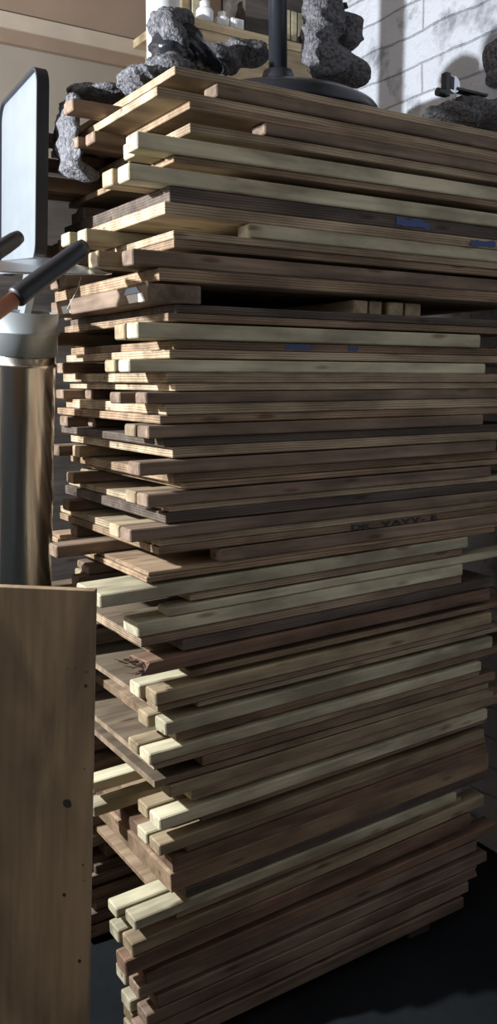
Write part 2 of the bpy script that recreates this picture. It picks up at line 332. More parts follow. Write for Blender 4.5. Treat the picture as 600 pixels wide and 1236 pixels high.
while i < len(levels):
    kind, u, b0, b9, T, colr, kw, px = levels[i]
    if kind == 'B':
        o_ = ORD[bn]; bn += 1
        W = kw.get('wide', .052)
        batten(u, rb.uniform(-.002, .003), b0, b9, T, W, kw['xr'], colr, kw['lab'], G_F, 0, splint=kw.get('splint'))
        z0 = b0
        if 'tw' in kw:
            v = .0625
            zt = b0+T/2
            y = HZ
            ut = uend(kw['tw'], v, zt)
            batten(ut, v, b0, b9, T, .05, kw['xr'], kw['twc'], 'batten end just behind the front batten of the %s batten layer from the top' % o_, G_T, u1=min(1.1, ut+.93))
        if 'mid' in kw:
            v = .25
            for q, mx in enumerate(kw['mid']):
                um = uend(mx, v, b0+T/2)
                ml = kw['mlab'] if q == 0 else kw['mlab'].replace('pair of sunlit', 'outer of two sunlit').replace('the far left', 'far left')+', rear one'
                if len(kw['mid']) > 1 and q == 0: ml = ml.replace('pair of sunlit', 'inner one of two sunlit')
                batten(um, v, b0, b9, T, .05, 600, kw['midc'], ml, 'battens jutting out left of the stack', u1=um+.9)
                v += .064
        lo = -.06 if i > 20 else -.10
        for q, v in enumerate((.475, .54)):
            ub = rb.uniform(lo, .03)
            batten(ub, v, b0, b9, T, .05, 600, 'brown' if rb.random() < .8 else 'mid', 'dark batten deep in the stack, %s of the rear pair in the %s batten layer' % (('front', 'back')[q], o_), G_B, u1=ub+.92)
    elif kind == 'S':
        # number within its run of sheets
        j = i; run = 0
        while j > 0 and levels[j-1][0] == 'S': j -= 1
        k = i-j; e = j
        while e < len(levels) and levels[e][0] == 'S': e += 1
        n_ = e-j
        pos = '' if n_ == 1 else (('upper ', 'lower ')[k] if n_ == 2 else (('top ', 'middle ', 'bottom ')[k] if n_ == 3 else ('topmost ', 'second ', 'third ', 'bottom ')[k]))
        where = 'at the very top of the stack' if bn == 0 else 'under the %s batten layer from the top' % ORD[bn-1] if kind and levels[j-1][0] != 'X' else 'under the row of crosswise blocks'
        SID[0] += 1
        u1 = min(uend(kw['xr'], .0, b0+(b9-b0)*.9), 1.14)
        v0 = rb.uniform(.004, .010)
        wd = .60+rb.uniform(-.02, .01)
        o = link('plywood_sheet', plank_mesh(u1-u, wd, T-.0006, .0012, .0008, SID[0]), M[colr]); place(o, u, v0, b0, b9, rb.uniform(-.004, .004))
        tag(o, '%s%s layered plywood sheet %s' % (pos, names[colr], where), 'plywood sheet', G_S)
        if kw.get('text'):
            ux = hit(425, 632)[0]-u; ue = hit(533, 622)[0]-u; txt = 'DK VAVV-E'
            for ci, ch in enumerate(txt):
                if ch == ' ': continue
                cu = bpy.data.curves.new('printed_letter', 'FONT'); cu.body = ch; cu.size = .021; cu.extrude = .0002; cu.offset = .0007
                t = bpy.data.objects.new('printed_letter', cu); C.objects.link(t)
                dg = bpy.context.evaluated_depsgraph_get(); me = bpy.data.meshes.new_from_object(t.evaluated_get(dg)); bpy.data.objects.remove(t)
                t = bpy.data.objects.new('printed_letter', me); C.objects.link(t); me.materials.append(M['ink'])
                t.parent = o; t.scale = ((ue-ux)/len(txt)/.0155, (T-.003)/.0155, 1)
                t.location = (ux+(ue-ux)*ci/len(txt), -.0016, .0012); t.rotation_euler = (math.pi/2, 0, 0)
    else:
        # crosswise blocks running front to back
        xs = [(178, 243), (427, 444), (447, 461), (470, 487), (490, 508)]
        labs = ['brown crosswise plank wrapped in clear film with a white and a blue label', 'grey block end in the dark gap, leftmost of the four small ones', 'grey block end in the dark gap, second of the four small ones', 'grey block end in the dark gap, third of the four small ones', 'grey block end in the dark gap, rightmost of the four small ones']
        for q, (xa, xb) in enumerate(xs):
            v = 0.0 if q == 0 else .03
            z = b0+T/2; ua = uend(xa, v, z); ub = uend(xb, v, z)
            SID[0] += 1; Lc = .56
            TT = (T if q == 0 else T*.86)-.0006
            bm = plank_mesh(Lc, ub-ua, TT, .002, .0006, SID[0])
            # along V: local x -> V
            o = link('cross_block', bm, M['brown' if q == 0 else 'mid'])
            zz0 = b0+(b9-b0)*ua/SPAN; zz1 = b0+(b9-b0)*ub/SPAN; a = math.atan((b9-b0)/SPAN)
            R = STACKROT @ Matrix.Rotation(-a, 3, 'Y') @ Matrix.Rotation(math.pi/2, 3, 'Z')
            o.matrix_world = Matrix.Translation(uvz(ub, v, zz1)) @ R.to_4x4()
            tag(o, labs[q], 'timber block', 'crosswise blocks in the gap')
            if q == 1: batten(.02, .60, b0, b9, T, .05, 600, 'brown', 'dark batten along the very back of the gap with the crosswise blocks', G_B, u1=1.1)  # added batten, keeps light behind the stack from showing through the gap
            if q == 0:
                W = ub-ua
                for nm, ms, a0, a1, c0, c1 in (('paper_label', 'paperwhite', .008, .085, .05, .52), ('blue_label', 'bluegrey', .035, .11, .56, .9), ('paper_label', 'paperwhite', .42, .47, .1, .6)):  # white patches put light falling on the plank side into the colour
                    bm = bmesh.new(); y = W+.0012
                    vs = [bm.verts.new(p) for p in ((a0, y, TT*c0), (a1, y, TT*c0), (a1-.012 if nm == 'blue_label' else a1+.014, y, TT*c1), (a0+.014, y, TT*c1))]
                    f = bm.faces.new(vs); r = bmesh.ops.extrude_face_region(bm, geom=[f]); bmesh.ops.translate(bm, verts=[g for g in r['geom'] if isinstance(g, bmesh.types.BMVert)], vec=(0, .0006, 0))
                    p = link(nm, bm, M[ms], o); p['label'] = 'white label' if ms == 'paperwhite' else 'blue label'
    i += 1
# blue paint marks on sheet edges near eye level are small dabs on their sheets
def find_sheet(n):
    return [o for o in bpy.data.objects if o.name.startswith('plywood_sheet')][n]
def dab(sheet, xa, xb, v=0.0):
    z = sheet.matrix_world.translation.z
    ua = uend(xa, .004, z)-((sheet.matrix_world.translation-P0).dot(U)); ub = uend(xb, .004, z)-((sheet.matrix_world.translation-P0).dot(U))
    zs = [p.co.z for p in sheet.data.vertices]; T = max(zs)
    bm = bmesh.new(); rn = random.Random(int(xa)); pts = []
    for k in range(9): pts.append((ua+(ub-ua)*k/8, T*.12+rn.uniform(0, .2)*T))
    for k in range(9): pts.append((ub-(ub-ua)*k/8, T*.95-rn.uniform(0, .3)*T))
    vs = [bm.verts.new((x, -.0016, z_)) for x, z_ in pts]; f = bm.faces.new(vs)
    r = bmesh.ops.extrude_face_region(bm, geom=[f]); bmesh.ops.translate(bm, verts=[g for g in r['geom'] if isinstance(g, bmesh.types.BMVert)], vec=(0, .0004, 0))
    p = link('paint_mark', bm, M['blue'], sheet); p['label'] = 'blue paint mark'
sheets = [o for o in bpy.data.objects if o.name.startswith('plywood_sheet')]
sheets.sort(key=lambda o: -o.matrix_world.translation.z)
mk = [l for l in levels if l[0] == 'S']
idx = {round(l[7], 1): k for k, l in enumerate(mk)}
byorder = sheets
dab(byorder[12], 346, 378); dab(byorder[12], 422, 434); dab(byorder[5], 480, 520); dab(byorder[6], 570, 600)
for o in [o for o in bpy.data.objects if o.get('label', '').startswith('reddish brown batten with a splint')]:
    rn = random.Random(3); bm = bmesh.new()
    for k in range(9):
        y = .004+.058*k/8; z = rn.uniform(.008, .028); L = rn.uniform(.012, .045)
        cyl(bm, (.006, y, z), (-L*.5, y+rn.uniform(-.006, .006), z+rn.uniform(-.004, .006)), .0032, .0018, 6)
        cyl(bm, (-L*.5, y, z), (-L, y+rn.uniform(-.008, .008), z+rn.uniform(-.002, .01)), .0018, .0004, 6)
    f = link('splinters', bm, M['red'], o); f['label'] = 'frayed splinters'; f['kind'] = 'stuff'
# bearers under the stack
lowb0, lowb9 = levels[-1][2], levels[-1][3]
for q, (u, lab) in enumerate(((.12, 'dark timber bearer on the floor under the near end of the stack'), (.74, 'dark timber bearer on the floor under the far right end of the stack'))):
    z = lowb0+(lowb9-lowb0)*u/SPAN; z2 = lowb0+(lowb9-lowb0)*(u+.08)/SPAN
    bm = bmesh.new(); box(bm, (0, 0, 0), (.08, .62, min(z, z2)-.0008), .003)
    o = link('floor_bearer', bm, M['dark']); o.matrix_world = Matrix.Translation(uvz(u, .03, 0)) @ STACKROT.to_4x4(); tag(o, lab, 'timber bearer')
TOPU = levels[0][2]+levels[0][4]; TOPK = (levels[0][3]-levels[0][2])/SPAN
def topz(u): return TOPU+TOPK*u
# ------------------------------------------------------------------ the room
def wallmat():
    m, n, l, b = mat('white_painted_brick'); b.inputs['Roughness'].default_value = .8
    tc = n.new('ShaderNodeTexCoord'); br = n.new('ShaderNodeTexBrick')
    br.inputs['Scale'].default_value = 1; br.inputs['Brick Width'].default_value = 1.6; br.inputs['Row Height'].default_value = .1; br.inputs['Mortar Size'].default_value = .004; br.inputs['Mortar Smooth'].default_value = .4
    br.inputs['Color1'].default_value = (.66, .69, .76, 1); br.inputs['Color2'].default_value = (.58, .61, .68, 1); br.inputs['Mortar'].default_value = (.36, .38, .42, 1)
    nz0 = n.new('ShaderNodeTexNoise'); nz0.inputs['Scale'].default_value = 5; l.new(tc.outputs['Object'], nz0.inputs['Vector'])
    sc = n.new('ShaderNodeVectorMath'); sc.operation = 'MULTIPLY_ADD'; l.new(nz0.outputs['Color'], sc.inputs[0]); sc.inputs[1].default_value = (.03, .03, .03); l.new(tc.outputs['Object'], sc.inputs[2])
    l.new(sc.outputs[0], br.inputs['Vector'])
    nz = n.new('ShaderNodeTexNoise'); nz.inputs['Scale'].default_value = 7; nz.inputs['Detail'].default_value = 10; nz.inputs['Roughness'].default_value = .6; l.new(tc.outputs['Object'], nz.inputs['Vector'])
    mx = n.new('ShaderNodeMix'); mx.data_type = 'RGBA'; mx.blend_type = 'MULTIPLY'; mx.inputs[0].default_value = .7
    r = n.new('ShaderNodeValToRGB'); r.color_ramp.elements[0].position = .36; r.color_ramp.elements[0].color = (.2, .2, .22, 1); r.color_ramp.elements[1].position = .48
    l.new(nz.outputs['Fac'], r.inputs[0]); l.new(br.outputs['Color'], mx.inputs[6]); l.new(r.outputs[0], mx.inputs[7]); l.new(mx.outputs[2], b.inputs['Base Color'])
    b1 = n.new('ShaderNodeBump'); b1.inputs['Strength'].default_value = 1; b1.inputs['Distance'].default_value = .012; b1.invert = True; l.new(br.outputs['Fac'], b1.inputs['Height'])
    b2 = n.new('ShaderNodeBump'); b2.inputs['Strength'].default_value = 1; b2.inputs['Distance'].default_value = .045; l.new(nz.outputs['Fac'], b2.inputs['Height']); l.new(b1.outputs[0], b2.inputs['Normal'])
    l.new(b2.outputs[0], b.inputs['Normal']); return m
M['brick'] = wallmat()
M['clad'] = plain('brown_cladding', (.20, .14, .10), .34, bump=.15, bscale=4, var=.25, vscale=2.5)
M['wallbeige'] = plain('beige_board', (.22, .185, .15), .7, var=.12, vscale=3)
M['strip'] = plain('pale_strip', (.34, .28, .22), .6, var=.1)
M['dim'] = None
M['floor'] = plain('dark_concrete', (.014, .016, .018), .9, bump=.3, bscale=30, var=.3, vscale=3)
def boardmat():
    m, n, l, b = mat('vertical_wall_boards'); b.inputs['Roughness'].default_value = .7
    tc = n.new('ShaderNodeTexCoord'); mp = n.new('ShaderNodeMapping'); mp.inputs['Scale'].default_value = (2.2, 2.2, .05); l.new(tc.outputs['Object'], mp.inputs[0])
    t = n.new('ShaderNodeTexNoise'); t.inputs['Scale'].default_value = 1.5; t.inputs['Detail'].default_value = 3; l.new(mp.outputs[0], t.inputs['Vector'])
    r = n.new('ShaderNodeValToRGB'); e = r.color_ramp.elements; e[0].position = .42; e[0].color = (.035, .028, .024, 1); e[1].position = .58; e[1].color = (.34, .24, .15, 1); l.new(t.outputs['Fac'], r.inputs[0]); l.new(r.outputs[0], b.inputs['Base Color'])
    return m
M['boards'] = boardmat()
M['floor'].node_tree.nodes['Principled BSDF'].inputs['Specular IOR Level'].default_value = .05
M['ceil'] = plain('ceiling_boards', (.12, .09, .07), .7, var=.2)
def slab(name, u0, u1, v0, v1, z0, z1, m, struct=True, parent=None):
    bm = bmesh.new(); box(bm, (0, 0, 0), (u1-u0, v1-v0, z1-z0)); o = link(name, bm, m)
    o.matrix_world = Matrix.Translation(uvz(u0, v0, z0)) @ STACKROT.to_4x4()
    if struct: o['kind'] = 'structure'
    return o
BV = 1.45; WU = 1.30; CE = 3.6
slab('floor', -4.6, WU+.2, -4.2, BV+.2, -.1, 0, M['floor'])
slab('ceiling', -4.6, WU+.2, -4.2, BV+.2, CE, CE+.1, M['ceil'])
slab('wall_back', -4.6, WU, BV, BV+.12, 0, CE, M['wallbeige'])
slab('wall_left', -4.6, -4.5, -4.2, BV, 0, CE, M['boards'])
slab('wall_front', -4.5, WU, -4.2, -4.1, 0, CE, M['boards'])
# brick wall: local x runs along the wall so the courses lie level
bm = bmesh.new(); box(bm, (0, 0, 0), (BV+4.1, CE, .15)); o = link('wall_right', bm, M['brick'])
o.matrix_world = Matrix.Translation(uvz(WU, -4.1, 0)) @ Matrix((V, Z, U)).transposed().to_4x4(); o['kind'] = 'structure'
# upper cladding and its pale strip on the back wall
def wz(x, y): # u,z on back wall
    r = ray(x, y); t = (P0.dot(V)+BV)/r.dot(V); p = EYE+r*t; return (p-P0).dot(U), p.z
ua, za = wz(0, 76); 
zs = za
slab('trim_1', -4.5, WU-.02, BV-.025, BV-.001, zs+.06, CE-.01, M['clad'])
slab('trim_2', -4.5, WU-.02, BV-.040, BV-.026, zs+.10, zs+.15, M['strip'])
# ------------------------------------------------------------------ objects behind the stack
def tube_pts(bm, pts, r, seg=12):
    for a, b in zip(pts, pts[1:]): cyl(bm, a, b, r, r, seg)
p = at(197, 60, 2.68)
bm = bmesh.new(); cyl(bm, (p.x, p.y, 0), (p.x, p.y, 3.2), .047, seg=32)
o = link('white_pipe', bm, M['white'], smooth=False)
for f in o.data.polygons: f.use_smooth = abs(f.normal.z) < .5
tag(o, 'white vertical pipe rising behind the bag at the top left of the stack', 'pipe')
bm = bmesh.new(); zt_ = hit(90, 205, .98)[1]; box(bm, (0, 0, 0), (.75, .03, zt_), .002); o = link('dark_board', bm, M['dark'])  # added board, covers the lit wall where only darkness should show
o.matrix_world = Matrix.Translation(uvz(-.50, .98, 0)) @ STACKROT.to_4x4(); tag(o, 'dark board standing on the floor behind the left end of the stack', 'board')
# shelf with bottles and slatted crate on a cabinet behind
SV = 1.12
def sp(x, y, v=SV): u, z = hit(x, y, v); return u, z
u0, z0 = sp(222, 17); u1, z1 = sp(300, 38)
zs_ = (z0+z1)/2
SU = hit(206, 20, SV)[0]
sh = empty('wall_shelf', uvz(SU, SV, zs_-.3), STACKROT)
bm = bmesh.new(); box(bm, (0, 0, 0), (.95, .3, .028), .002); a = link('shelf_board', bm, M['mid'], sh); a.location = (0, 0, .272)
bm = bmesh.new(); box(bm, (0, 0, 0), (.95, .02, .26), .002); a = link('front_board', bm, M['mid'], sh); a.location = (0, .002, .01)
for q in (0.05, .88):
    bm = bmesh.new(); vs = [bm.verts.new(c) for c in ((0, .024, 0), (0, .3, -.2), (0, .3, .27), (0, .024, .27))]; f = bm.faces.new(vs)
    r = bmesh.ops.extrude_face_region(bm, geom=[f]); bmesh.ops.translate(bm, verts=[g for g in r['geom'] if isinstance(g, bmesh.types.BMVert)], vec=(.03, 0, 0))
    a = link('bracket', bm, M['mid'], sh); a.location = (q, 0, 0)
tag(sh, 'brown wooden wall shelf with deep front board behind the stack top', 'shelf')
def bottle(x, h, r, lab):
    u = hit(x, 15, SV+.06)[0]; b = uvz(u, SV+.06, zs_+.0)
    o = empty('white_bottle', b); bm = bmesh.new()
    rg = lathe(bm, [(0.001, 0), (r, .002), (r, h*.62), (r*.8, h*.72), (r*.45, h*.76)], 24); a = link('body', bm, M['white'], o, True)
    bm = bmesh.new(); lathe(bm, [(r*.55, h*.74), (r*.58, h*.97), (r*.4, h), (.001, h)], 20); a = link('cap', bm, M['white'], o, True)
    tag(o, lab, 'bottle', 'white bottles on the shelf'); return o
bottle(247, .085, .030, 'larger white plastic bottle on the shelf, nearest the white pipe')
bottle(268, .065, .026, 'smaller white plastic bottle on the shelf, right of the larger one')
bm = bmesh.new(); box(bm, (0, 0, 0), (.05, .05, .045), .004); box(bm, (.008, -.006, .01), (.02, 0, .036), .002); o = link('white_box', bm, M['white']); u = hit(286, 30, SV+.03)[0]
o.matrix_world = Matrix.Translation(uvz(u-.02, SV+.03, zs_)) @ STACKROT.to_4x4(); tag(o, 'small white box at the right end of the shelf bottles', 'box')
# slatted crate / books: dark case with three pale upright boards
u = hit(300, 30, SV+.03)[0]
cr = empty('dark_case', uvz(u+.01, SV+.04, zs_), STACKROT)
bm = bmesh.new(); box(bm, (0, .03, 0), (.30, .2, .28), .004); link('case_body', bm, M['dark'], cr)
for q in range(3):
    bm = bmesh.new(); box(bm, (.150+q*.03, 0, .02), (.174+q*.03, .029, .12), .002); link('pale_slat', bm, M['pale'], cr)
tag(cr, 'dark case with three pale upright slats behind the black pole', 'case')
for q in range(3):
    u = hit(226+q*13, 5, SV+.16)[0]
    bm = bmesh.new(); box(bm, (0, 0, 0), (.03, .02, .34), .002); o = link('upright_board', bm, M[('mid', 'pale', 'mid')[q]])
    o.matrix_world = Matrix.Translation(uvz(u, SV+.2, zs_)) @ STACKROT.to_4x4(); tag(o, ('%s upright narrow board standing at the back of the shelf' % ('leftmost', 'middle', 'rightmost')[q]), 'board', 'upright boards on the shelf')
# ------------------------------------------------------------------ black stand on top
pc = hit(336, 80, .25)[0]
cu_, cv_ = pc, .25
R = .245
st = empty('round_base_stand', uvz(cu_, cv_, topz(cu_)+.001), STACKROT @ Matrix.Rotation(-math.atan(TOPK), 3, 'Y'))
bm = bmesh.new(); lathe(bm, [(.001, .001), (R-.004, .001), (R, .006), (R, .022), (R-.006, .030), (R*.85, .046), (R*.6, .060), (R*.3, .068), (.03, .07)], 72); link('base_disc', bm, M['blackmetal'], st, True)
bm = bmesh.new(); lathe(bm, [(.03, .065), (.045, .066), (.042, .10), (.036, .122), (.024, .124)], 40); link('collar', bm, M['blackmetal'], st, True)
bm = bmesh.new(); cyl(bm, (0, 0, .05), (-.01, 0, 1.2), .0225, seg=32); a = link('pole', bm, M['blackmetal'], st, True)
tag(st, 'black round metal base with a thick upright pole standing on top of the stack', 'stand')
# ------------------------------------------------------------------ fabric heaps and bags
def heap(name, blobs, m, seed=0, amp=.02, sc=14, voxel=.008, fine=.006):
    """crumpled soft heap: overlapping lobes fused into one skin, then creased"""
    bm = bmesh.new()
    for (c, r, tilt) in blobs:
        b = bmesh.new(); bmesh.ops.create_icosphere(b, subdivisions=3, radius=1)
        Mx = Matrix.Translation(Vector(c)) @ STACKROT.to_4x4() @ Matrix.Rotation(math.radians(tilt), 4, 'Y') @ Matrix.Diagonal((*r, 1))
        b.transform(Mx); me = bpy.data.meshes.new('t'); b.to_mesh(me); bm.from_mesh(me); bpy.data.meshes.remove(me); b.free()
    o = link(name, bm, m, smooth=True)
    md = o.modifiers.new('r', 'REMESH'); md.mode = 'VOXEL'; md.voxel_size = voxel; md.use_smooth_shade = True
    dg = bpy.context.evaluated_depsgraph_get(); me = bpy.data.meshes.new_from_object(o.evaluated_get(dg)); o.modifiers.clear(); o.data = me
    for p in me.polygons: p.use_smooth = True
    for vt in me.vertices:
        c = vt.co; n = vt.normal.copy(); cs = Vector((c.x, c.y, c.z*1.8))
        d = noise.noise(cs*sc+Vector((seed, 0, 0)))
        wrp = noise.noise(c*9+Vector((seed, 3, 1)))
        fold = 1-abs(math.sin((cs.z*1.3+c.x*.9+wrp*.22)*sc*1.6+seed))
        f = noise.noise(c*160)+.6*noise.noise(c*320)
        vt.co = c + n*(amp*(d*.5+fold*.5-.25)+fine*f*.4)
    return o
def H(x, y, v, dz=0):   # point
    u, z = hit(x, y, v); return uvz(u, v, z+dz)
# 1 fuzzy roll and flat felt on the left end of the top sheet
o = heap('felt_bundle', [(H(168, 98, .30), (.05, .07, .030), 0), (H(198, 82, .33), (.05, .06, .03), -10), (H(182, 92, .22), (.06, .05, .02), 0), (H(212, 80, .30), (.05, .035, .018), 0)], M['fleece'], 1, .012, 22, .005, .005)
tag(o, 'grey fuzzy felt roll lying at the left corner of the stack top', 'felt')
o = heap('felt_sheet', [(H(125, 116, .46), (.075, .09, .012), 0), (H(105, 112, .50), (.05, .07, .014), 0), (H(150, 110, .44), (.05, .05, .012), 0)], M['fleece'], 4, .008, 20, .006, .004)
tag(o, 'flat grey felt sheet sagging over the far left end of the stack top', 'felt')
o = heap('hanging_bag', [(H(84, 140, .42), (.018, .06, .05), 0), (H(80, 165, .40), (.022, .07, .06), 0), (H(86, 190, .38), (.018, .06, .05), 0), (H(95, 206, .34), (.045, .05, .018), 15)], M['fleece'], 7, .014, 16, .006, .004)
tag(o, 'dark grey bag hanging down the left side behind the sunlit batten ends', 'bag')
# 2 bag by the pipe: felt top, black film body
bag = empty('stuffed_bag', H(215, 75, .42))
a = heap('film_body', [(H(205, 62, .40), (.050, .05, .055), 0), (H(222, 52, .40), (.055, .05, .045), 20), (H(240, 66, .40), (.06, .05, .030), 30), (H(252, 76, .39), (.04, .04, .016), 20)], M['plastic'], 9, .014, 20, .006, .002); a.parent = bag; a.matrix_parent_inverse = bag.matrix_world.inverted()
a = heap('felt_lining', [(H(200, 33, .40), (.042, .05, .042), 0), (H(215, 28, .41), (.035, .05, .03), 20), (H(208, 45, .38), (.045, .05, .03), 30)], M['fleece'], 11, .014, 26, .005, .005); a.parent = bag; a.matrix_parent_inverse = bag.matrix_world.inverted()
a['label'] = 'grey fuzzy lining'
tag(bag, 'black plastic bag with grey fuzzy filling in front of the white pipe', 'bag')
# 3 heap left of the pole
o = heap('felt_heap', [(H(262, 72, .50), (.07, .06, .028), 10), (H(285, 64, .52), (.06, .06, .034), 0), (H(305, 66, .50), (.05, .05, .034), 0), (H(250, 80, .46), (.06, .05, .014), 10)], M['fleece'], 15, .018, 14, .006, .004)
tag(o, 'crumpled grey felt heap left of the black pole', 'felt')
# 4 boot-like upright bundle right of the pole
o = heap('felt_sack', [(H(390, 10, .30), (.055, .06, .11), -3), (H(384, 50, .30), (.050, .05, .06), -8), (H(418, 40, .32), (.048, .05, .055), 20), (H(398, 78, .28), (.075, .06, .045), 12), (H(424, 84, .26), (.05, .05, .030), 25), (H(400, -25, .3), (.05, .05, .07), 0)], M['fleece'], 21, .024, 12, .006, .004)
tag(o, 'tall dark grey upright bundle with folds right of the black pole', 'bundle')
# 5 heap at right edge
o = heap('felt_pile', [(H(545, 143, .30), (.085, .09, .026), 8), (H(585, 142, .28), (.09, .10, .036), 8), (H(565, 128, .32), (.07, .08, .014), 4), (H(598, 138, .26), (.05, .08, .042), 0)], M['fleece'], 27, .014, 18, .007, .006)
tag(o, 'low pile of grey felt under the black clamp at the right edge', 'felt')
o = heap('felt_ball', [(H(601, 68, .34), (.042, .05, .052), 0), (H(601, 92, .34), (.036, .04, .028), 0)], M['fleece'], 31, .012, 18, .005, .005)
tag(o, 'dark rounded felt lump on the pile at the right edge', 'felt')
# clamp
cl = empty('black_clamp', H(543, 116, .26), STACKROT)
bm = bmesh.new(); box(bm, (-.016, 0, 0), (.002, .02, .062), .002); link('jaw', bm, M['black'], cl)
bm = bmesh.new(); box(bm, (.002, .002, .02), (.02, .018, .055), .003); link('bracket', bm, M['black'], cl)
bm = bmesh.new(); cyl(bm, (-.038, .01, .008), (-.012, .01, .008), .011, seg=20); link('knob', bm, M['black'], cl)
bm = bmesh.new(); cyl(bm, (.02, .004, .035), (.02, .016, .035), .022, seg=28); a = link('disc', bm, M['bolt'], cl); a['label'] = 'pale steel disc'
bm = bmesh.new(); box(bm, (.03, 0, .022), (.15, .03, .030), .002); box(bm, (.05, .002, -.012), (.14, .03, .012), .002); link('bar', bm, M['black'], cl)
tag(cl, 'black clamp with a round knob standing on the felt pile at the right', 'clamp')
# white bucket behind the upright bundle
b = H(385, 30, .62); bk = empty('white_bucket', Vector((b.x, b.y, topz(.6)+.01)))
bm = bmesh.new(); lathe(bm, [(.001, 0), (.075, 0), (.095, .21), (.1, .212), (.1, .225), (.092, .225), (.072, .01), (.001, .008)], 40); link('body', bm, M['white'], bk, True)
bm = bmesh.new(); lathe(bm, [(.1, .18), (.104, .182), (.104, .19), (.1, .192)], 40); link('rim_ring', bm, M['white'], bk, True)
tag(bk, 'white plastic bucket mostly hidden behind the dark upright bundle', 'bucket')
# ------------------------------------------------------------------ steel flue pipe with things in it
def steelmat():
    m, n, l, b = mat('stainless_steel'); b.inputs['Metallic'].default_value = 1; b.inputs['Roughness'].default_value = .2
    tc = n.new('ShaderNodeTexCoord'); mp = n.new('ShaderNodeMapping'); mp.inputs['Scale'].default_value = (6, 6, .6); l.new(tc.outputs['Object'], mp.inputs[0])
    t = n.new('ShaderNodeTexNoise'); t.inputs['Scale'].default_value = 3; t.inputs['Detail'].default_value = 5; l.new(mp.outputs[0], t.inputs['Vector'])
    r = n.new('ShaderNodeMapRange'); r.inputs[3].default_value = .14; r.inputs[4].default_value = .34; l.new(t.outputs['Fac'], r.inputs[0]); l.new(r.outputs[0], b.inputs['Roughness'])
    b.inputs['Base Color'].default_value = (.66, .62, .57, 1)
    bp = n.new('ShaderNodeBump'); bp.inputs['Strength'].default_value = .25; bp.inputs['Distance'].default_value = .01; l.new(t.outputs['Fac'], bp.inputs['Height']); l.new(bp.outputs[0], b.inputs['Normal'])
    return m
M['steel'] = steelmat(); M['zinc'] = plain('dull_zinc_collar', (.36, .40, .42), .42, .7, var=.12, vscale=10)
TU, TV = -.172, .40
tz = 1.55 + (HZ-378)/1081*2.10
ptop = uvz(TU, TV, tz); pbot = uvz(TU-.01, TV+.22, 0.0)
ax = (ptop-pbot).normalized(); Lp = (ptop-pbot).length
q = ax.to_track_quat('Z', 'Y').to_matrix()
tb = empty('steel_flue_pipe', pbot+ax*.02, q)
r_ = .0745; Lp -= .02
bm = bmesh.new(); lathe(bm, [(r_-.003, .0), (r_, 0), (r_, Lp-.125), (r_+.003, Lp-.122), (r_+.003, Lp-.116), (r_, Lp-.113), (r_, Lp-.02), (r_-.003, Lp-.02), (r_-.003, 0)], 64); link('pipe_body', bm, M['steel'], tb, True)
bm = bmesh.new(); lathe(bm, [(r_+.0015, Lp-.098), (r_+.004, Lp-.098), (r_+.005, Lp-.05), (r_+.009, Lp-.047), (r_+.009, Lp-.043), (r_+.005, Lp-.04), (r_+.005, Lp), (r_+.0015, Lp), (r_+.0015, Lp-.098)], 64); link('collar', bm, M['zinc'], tb, True)
tag(tb, 'shiny stainless steel flue pipe leaning left of the stack with tools in it', 'pipe')
